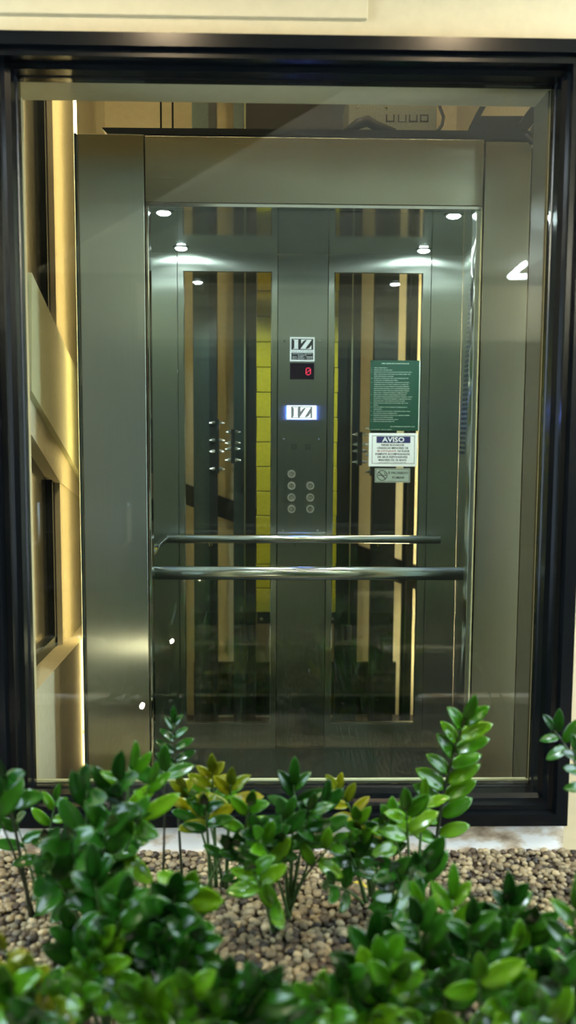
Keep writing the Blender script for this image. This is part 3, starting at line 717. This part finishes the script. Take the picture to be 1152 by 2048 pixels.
plant('slender young plant with small leaflets before the left cab window', 365, 1760,
      [(348, 1445, 2.05, (5, .045, .023), dict(mat=D, t0=.62, lean=.8, r0=.004, stem='darkstem')),
       (330, 1545, 1.95, (1, .078, .042), dict(mat=D, t0=.9, lean=.8, off=(-40, 20), r0=.004, stem='darkstem'))])
plant('dense dark clump with broad leaves in front of the warm lit shaft corner', 170, 1850,
      [(175, 1580, 1.72, (3, .095, .052), dict(mat=D, t0=.35, face=-.3)), (235, 1560, 1.78, (3, .095, .045), dict(mat=D, t0=.4, off=(30, 0))),
       (262, 1540, 1.80, (2, .085, .035), dict(mat=MD, t0=.6, off=(60, 10), face=.6)), (140, 1680, 1.66, (4, .09, .05), dict(mat=D, t0=.2, face=.2)), (215, 1660, 1.68, (4, .09, .05), dict(mat=D, t0=.2, face=.5, off=(20, 0)))])
plant('sparse plant at the left edge with bare stems before the white wall foot', 62, 1830,
      [(6, 1560, 1.72, (2, .09, .05), dict(mat=D, t0=.72, stem='darkstem')), (112, 1600, 1.95, (2, .05, .025), dict(mat=MD, t0=.7, off=(10, 0), r0=.004)),
       (30, 1640, 1.9, (2, .06, .03), dict(mat=D, t0=.6, off=(20, -10), r0=.004))])
plant('yellow-green tufted plant left of centre below the dark cab floor', 432, 1770,
      [(425, 1545, 1.98, (4, .07, .034), dict(mat=MD, t0=.6, tipmat=LM)), (462, 1570, 1.95, (2, .072, .034), dict(mat=LM, t0=.7, off=(20, 5))),
       (500, 1610, 1.9, (2, .075, .036), dict(mat=MD, t0=.6, off=(40, 10))), (410, 1610, 1.9, (2, .06, .03), dict(mat=D, t0=.6, off=(-10, 10)))])
plant('dark blue-green clump at the middle of the window sill', 578, 1830,
      [(588, 1570, 1.9, (3, .072, .036), dict(mat=D, t0=.62, lean=.8)), (560, 1630, 1.82, (3, .075, .038), dict(mat=D, t0=.5, face=.3)), (620, 1620, 1.86, (3, .065, .034), dict(mat=D, t0=.55)),
       (515, 1660, 1.82, (3, .075, .042), dict(mat=D, t0=.55, off=(-20, 0))), (505, 1740, 1.75, (2, .07, .04), dict(mat=MD, t0=.6, off=(-30, 30)))])
plant('plant with lime new growth and reddish tips right of the middle', 742, 1790,
      [(672, 1575, 1.98, (3, .062, .03), dict(mat=LM, t0=.6, lean=.2, spread=50)), (715, 1640, 1.92, (3, .07, .036), dict(mat=MD, t0=.45)),
       (765, 1650, 1.9, (3, .07, .036), dict(mat=D, t0=.4, off=(20, 0))), (690, 1690, 1.86, (3, .065, .034), dict(mat=D, t0=.4, off=(-10, 10)))])
plant('bright green plant just left of the tallest plant', 822, 1830,
      [(812, 1620, 1.86, (2, .08, .042), dict(mat=MD, t0=.66, tipmat=MD)), (846, 1600, 1.95, (1, .065, .032), dict(mat=MD, t0=.8, off=(10, 0))),
       (790, 1740, 1.74, (4, .08, .045), dict(mat=D, t0=.3, off=(-10, 10))), (850, 1720, 1.7, (3, .085, .045), dict(mat=D, t0=.4, face=.3))])
plant('small sprig reaching in at the right edge over the white wall', 1205, 1800,
      [(1108, 1460, 1.98, (2, .06, .03), dict(mat=D, t0=.85, lean=.1, spread=75, stem='darkstem')), (1150, 1500, 1.9, (3, .055, .03), dict(mat=D, t0=.7))])
plant('upright plant with a bright pointed leaf in the lower right foreground', 900, 2080,
      [(905, 1800, 1.62, (4, .07, .036), dict(mat=MD, t0=.3)), (958, 1960, 1.40, (1, .085, .045), dict(mat=MD, t0=.85, off=(60, 60))),
       (835, 1850, 1.5, (4, .075, .042), dict(mat=D, t0=.3, off=(-30, 0))), (940, 1850, 1.5, (4, .075, .042), dict(mat=D, t0=.3, off=(20, 0))), (880, 1970, 1.42, (3, .08, .045), dict(mat=D, t0=.4))])
plant('dark plant in the right foreground below the bright stained wall', 1010, 2010,
      [(1015, 1800, 1.62, (5, .075, .04), dict(mat=D, t0=.2)), (1055, 1850, 1.55, (4, .075, .042), dict(mat=D, t0=.3)), (985, 1870, 1.55, (4, .07, .04), dict(mat=D, t0=.3))])
plant('plant filling the lower right corner of the planter', 1130, 2120,
      [(1120, 1960, 1.38, (3, .085, .047), dict(mat=D, t0=.3)), (1150, 1820, 1.5, (4, .08, .04), dict(mat=MD, t0=.3)), (1030, 2010, 1.35, (2, .085, .05), dict(mat=MD, t0=.5)), (1160, 1900, 1.45, (4, .08, .045), dict(mat=D, t0=.2))])
plant('leafy plant standing in the left foreground in front of the dense clump', 215, 2060,
      [(190, 1760, 1.55, (5, .085, .045), dict(mat=D, t0=.2, face=.3)), (150, 1860, 1.5, (4, .08, .045), dict(mat=D, t0=.2)), (240, 1830, 1.55, (5, .08, .042), dict(mat=MD, t0=.2)), (200, 1930, 1.42, (3, .085, .048), dict(mat=MD, t0=.3))])
plant('plant with one pale round leaf above the gravel in the left foreground', 335, 2020,
      [(350, 1790, 1.58, (3, .08, .05), dict(mat=D, t0=.45, lean=.3)), (372, 1790, 1.6, (1, .07, .055), dict(mat=MD, t0=.93, lean=.4, off=(-20, 0))), (390, 1880, 1.48, (4, .08, .048), dict(mat=D, t0=.25)), (310, 1880, 1.5, (4, .08, .048), dict(mat=D, t0=.25, face=.4))])
plant('lime tinted plant in the bottom left corner', 60, 2130,
      [(60, 1950, 1.40, (3, .075, .045), dict(mat=LM, t0=.3)), (20, 1970, 1.38, (3, .08, .045), dict(mat=MD, t0=.3)), (120, 1990, 1.36, (4, .08, .045), dict(mat=MD, t0=.3)), (10, 1900, 1.42, (1, .05, .028), dict(mat=LM, t0=.7))])
plant('low plant along the bottom edge left of the middle', 440, 2140,
      [(455, 1960, 1.40, (4, .08, .047), dict(mat=D, t0=.2)), (530, 1975, 1.38, (4, .085, .047), dict(mat=D, t0=.2)), (380, 1980, 1.38, (3, .08, .045), dict(mat=MD, t0=.2)), (280, 2000, 1.36, (4, .085, .05), dict(mat=MD, t0=.2, off=(-60, 0)))])
plant('low plant along the bottom edge right of the middle', 720, 2120,
      [(745, 1890, 1.50, (4, .08, .047), dict(mat=D, t0=.2)), (690, 1960, 1.40, (4, .08, .045), dict(mat=D, t0=.2)), (790, 1960, 1.40, (4, .08, .047), dict(mat=MD, t0=.2)), (620, 1990, 1.36, (3, .075, .042), dict(mat=MD, t0=.2))])
# loose leaves
def loose(name, px, py, dz, ang, L, W, mat, label):
    q = G(px, py); q.z += dz; m = MB()
    d = Vector((math.cos(ang), math.sin(ang), .15)); leaf(m, q, d, Vector((.1, -.4, 1)), L, W, mat, curl=.25, fold=.6)
    return one(name, m, label, 'leaf', smooth=True, solid=.001)
loose('fallen_leaf', 735, 1785, .012, 2.4, .05, .018, 'yellowleaf', 'yellowed leaf fallen on the gravel right of the middle')
loose('dry_leaf', 322, 2035, .17, 1.7, .075, .05, 'dryleaf', 'crumpled brown dry leaf caught among the plants at the bottom left')

# ------------------------------------------------------------------ the room in front (seen in the glass)
RX0, RX1, RY0 = -3.4, 3.2, -5.0
w = MB(); w.box(RX0, RX1, RY0, YW, -.12, 0, 'roomfloor'); struct('floor', w)
w = MB(); w.box(RX0 - .1, RX0, RY0, YR, 0, RC, 'roomwall'); struct('wall_west', w)
w = MB(); w.box(RX1, RX1 + .1, RY0, YR, 0, RC, 'roomwall'); struct('wall_east', w)
w = MB(); w.box(RX0, RX1, RY0 - .1, RY0, 0, RC, 'reardark'); struct('wall_rear', w)
w = MB(); w.box(RX0, -2.6, YW, YR, 0, RC, 'plaster'); w.box(2.4, RX1, YW, YR, 0, RC, 'plaster'); struct('wall_side', w)
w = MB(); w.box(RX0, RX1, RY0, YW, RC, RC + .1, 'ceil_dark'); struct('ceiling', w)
# bright ceiling board with a slanting edge
def mir(px, py, zz):           # place of a reflected point on the level zz
    d = ray(px, py); k = (zz - CZ) / d.z; p = CAM + d * k; return Vector((p.x, 2 * YI - p.y, zz))
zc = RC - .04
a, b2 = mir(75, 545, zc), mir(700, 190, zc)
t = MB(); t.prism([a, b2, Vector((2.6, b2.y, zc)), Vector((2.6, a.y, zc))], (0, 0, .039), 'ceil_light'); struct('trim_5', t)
# ceiling downlights over the planter
for i, (px, Y) in enumerate(((385, 1.30), (805, 1.30))):
    X = (px - 540) * (2 * YC - Y) / F
    th = thing('downlight', (X, Y, RC - .06), 'warm round downlight over the planter, %s' % ('left' if i == 0 else 'right'), 'light', 'downlights')
    m = MB(); m.ring((X, Y, RC - .04), (0, 0, -1), .045, .06, .02, 'ceil_light'); m.build('trim_ring', th)
    m = MB(); m.tube([(X, Y, RC - .045), (X, Y, RC - .068)], .044, 'warmlamp', 24); m.build('diffuser', th)
    ld = bpy.data.lights.new('spot', 'SPOT'); ld.energy = 150; ld.color = (1, .76, .46); ld.spot_size = 2.5; ld.spot_blend = .6; ld.shadow_soft_size = .045
    lo = bpy.data.objects.new('downlight_beam', ld); COL.objects.link(lo); lo.location = (X, Y, RC - .08)
# unseen cool panels added at both sides of the planter for leaf highlights
for i, (x, y) in enumerate(((-2.3, 1.2), (2.3, 1.2))):
    th = thing('fill_panel', (x, y, RC - .06), 'added unseen cool white ceiling light panel over the room', 'light', 'added ceiling panels')
    m = MB(); m.box(x - .3, x + .3, y - .3, y + .3, RC - .055, RC - .05, 'coolpanel'); m.build('diffuser', th)
    m = MB(); m.box(x - .32, x + .32, y - .32, y + .32, RC - .049, RC - .041, 'ceil_light'); m.build('frame', th)
# unseen side doors added, their glowing panes standing in for daylight
for n_, X, sg in ((3, RX0, 1), (4, RX1, -1)):
    wn = thing('window_%d' % n_, (X, 1.2, 0), None, None, kind='structure')
    m = MB(); m.box(X + sg * .002, X + sg * .006, .35, 2.05, .12, 2.35, 'sky_fill' if n_ == 3 else 'sky_fill_dim'); m.build('window_pane', wn)
    m = MB(); rectwall_y = [(.28, .35, .05, 2.42), (2.05, 2.12, .05, 2.42), (.35, 2.05, .05, .12), (.35, 2.05, 2.35, 2.42)]
    for y0, y1, z0, z1 in rectwall_y: m.box(X + sg * .002, X + sg * .04, y0, y1, z0, z1, 'black_alu')
    m.build('window_frame', wn)
t = MB(); t.box(-1.5, RX1, RY0, RY0 + .03, 2.38, RC - .05, 'roomwall'); struct('bounce_panel', t)  # pale panel added to the rear wall to lighten reflections in the steel
# unseen cove lights added to brighten the ceiling from the side walls
for i, X in enumerate((RX0 + .12, RX1 - .12)):
    th = thing('fill_cove', (X, -1.2, 2.5), 'added unseen cove light washing the ceiling along the %s wall' % ('west', 'east')[i], 'light', 'added cove lights')
    m = MB(); m.box(X - .03, X + .03, -4.5, 1.6, 2.53, 2.55, 'cove'); m.build('tube', th)
    m = MB(); m.box(X - .12, X + .08, -4.55, 1.65, 2.5, 2.52, 'ceil_light'); m.box(X + (.08 if i == 0 else -.10), X + (.10 if i == 0 else -.08), -4.55, 1.65, 2.5, 2.62, 'ceil_light'); m.build('trough', th)
# office chair mirrored in the glass at the left
Dc = 5.4; pc = at(170, 1065, Dc); cxw, cyw = pc.x, 2 * YI - Dc
ch = thing('office_chair', (cxw, cyw, 0), 'black mesh office chair with chrome arms standing in the room', 'chair')
hw = .255
m = MB(); pts = []
for i in range(9):
    u = -1 + i / 4; pts.append(u)
vs = []; fs = []
for r in range(7):
    for u in pts: vs.append((cxw + u * hw, cyw - .02 + .06 * (u*u) , .46 + r * .072))
for r in range(6):
    for i in range(8): q = r*9 + i; fs.append((q, q+1, q+10, q+9))
m.add(vs, fs, 'mesh_black'); m.build('backrest', ch, solid=.02)
m = MB(); m.tube([(cxw - hw, cyw + .045, .72), (cxw, cyw - .01, .72), (cxw + hw, cyw + .045, .72)], .008, 'chrome', 8); m.build('back_bar', ch)
m = MB(); m.box(cxw - .25, cxw + .25, cyw - .02, cyw + .46, .42, .47, 'mesh_black'); m.build('seat', ch, bevel=.02)
for sx in (-1, 1):
    m = MB(); X = cxw + sx * .28; m.tube([(X, cyw, .9), (X, cyw + .02, .66), (X, cyw + .3, .66), (X, cyw + .25, .44)], .014, 'chrome', 8); m.build('armrest', ch)
m = MB(); m.tube([(cxw, cyw + .2, .06), (cxw, cyw + .2, .42)], .03, 'chrome', 10)
for k_ in range(5):
    an = k_ * 1.2566; m.tube([(cxw, cyw + .2, .1), (cxw + .3 * math.cos(an), cyw + .2 + .3 * math.sin(an), .05)], .018, 'chrome', 8)
m.build('base', ch)
for k_ in range(5):
    an = k_ * 1.2566; m = MB(); x = cxw + .3 * math.cos(an); y = cyw + .2 + .3 * math.sin(an); m.tube([(x - .012, y, .026), (x + .012, y, .026)], .026, 'rubber', 12); m.build('caster', ch)
# triangular pendant lamp mirrored at the right
zt_ = RC - .12
A_, B_, C_ = mir(1020, 553, zt_), mir(1052, 553, zt_), mir(1050, 527, zt_)
m = MB(); m.tube([A_, B_], .02, 'coolpanel', 8); m.tube([A_, C_], .02, 'coolpanel', 8)
th = thing('triangle_lamp', A_, 'triangular line lamp under the room ceiling', 'light'); m.build('tube', th)
m = MB(); m.tube([(A_ + B_) / 2, ((A_ + B_) / 2) + Vector((0, 0, .115))], .004, 'rubber', 6); m.build('cord', th)

# small spike lamp added unseen in the left clump to streak the steel
sx, sy = -.42, 2.12; th = thing('streak_lamp', (sx, sy, ZG), 'added small black garden spike lamp, unseen in the dense left clump', 'light')
m = MB(); m.tube([(sx, sy, ZG - .01), (sx, sy, ZG + .25)], .006, 'rubber', 8); m.build('spike', th)
m = MB(); m.tube([(sx, sy - .05, ZG + .26), (sx, sy + .02, ZG + .29)], .022, 'rubber', 16); m.build('housing', th)
m = MB(); m.tube([(sx, sy + .0205, ZG + .2902), (sx, sy + .0225, ZG + .291)], .008, 'spike', 16); m.build('lens', th)

# ------------------------------------------------------------------ world and colour management
wd = bpy.data.worlds.new('world'); SC.world = wd; wd.use_nodes = True
wd.node_tree.nodes['Background'].inputs[0].default_value = (.5, .6, .7, 1); wd.node_tree.nodes['Background'].inputs[1].default_value = .02
vs_ = SC.view_settings; SC.display_settings.display_device = 'sRGB'
vs_.view_transform = 'Standard'; vs_.look = 'None'; vs_.gamma = 1; vs_.exposure = 0.0; vs_.use_curve_mapping = False
SC.cycles.use_denoising = True
SC.cycles.max_bounces = 12; SC.cycles.transparent_max_bounces = 24; SC.cycles.glossy_bounces = 6
SC.cycles.sample_clamp_indirect = 6
SC.cycles.caustics_reflective = False
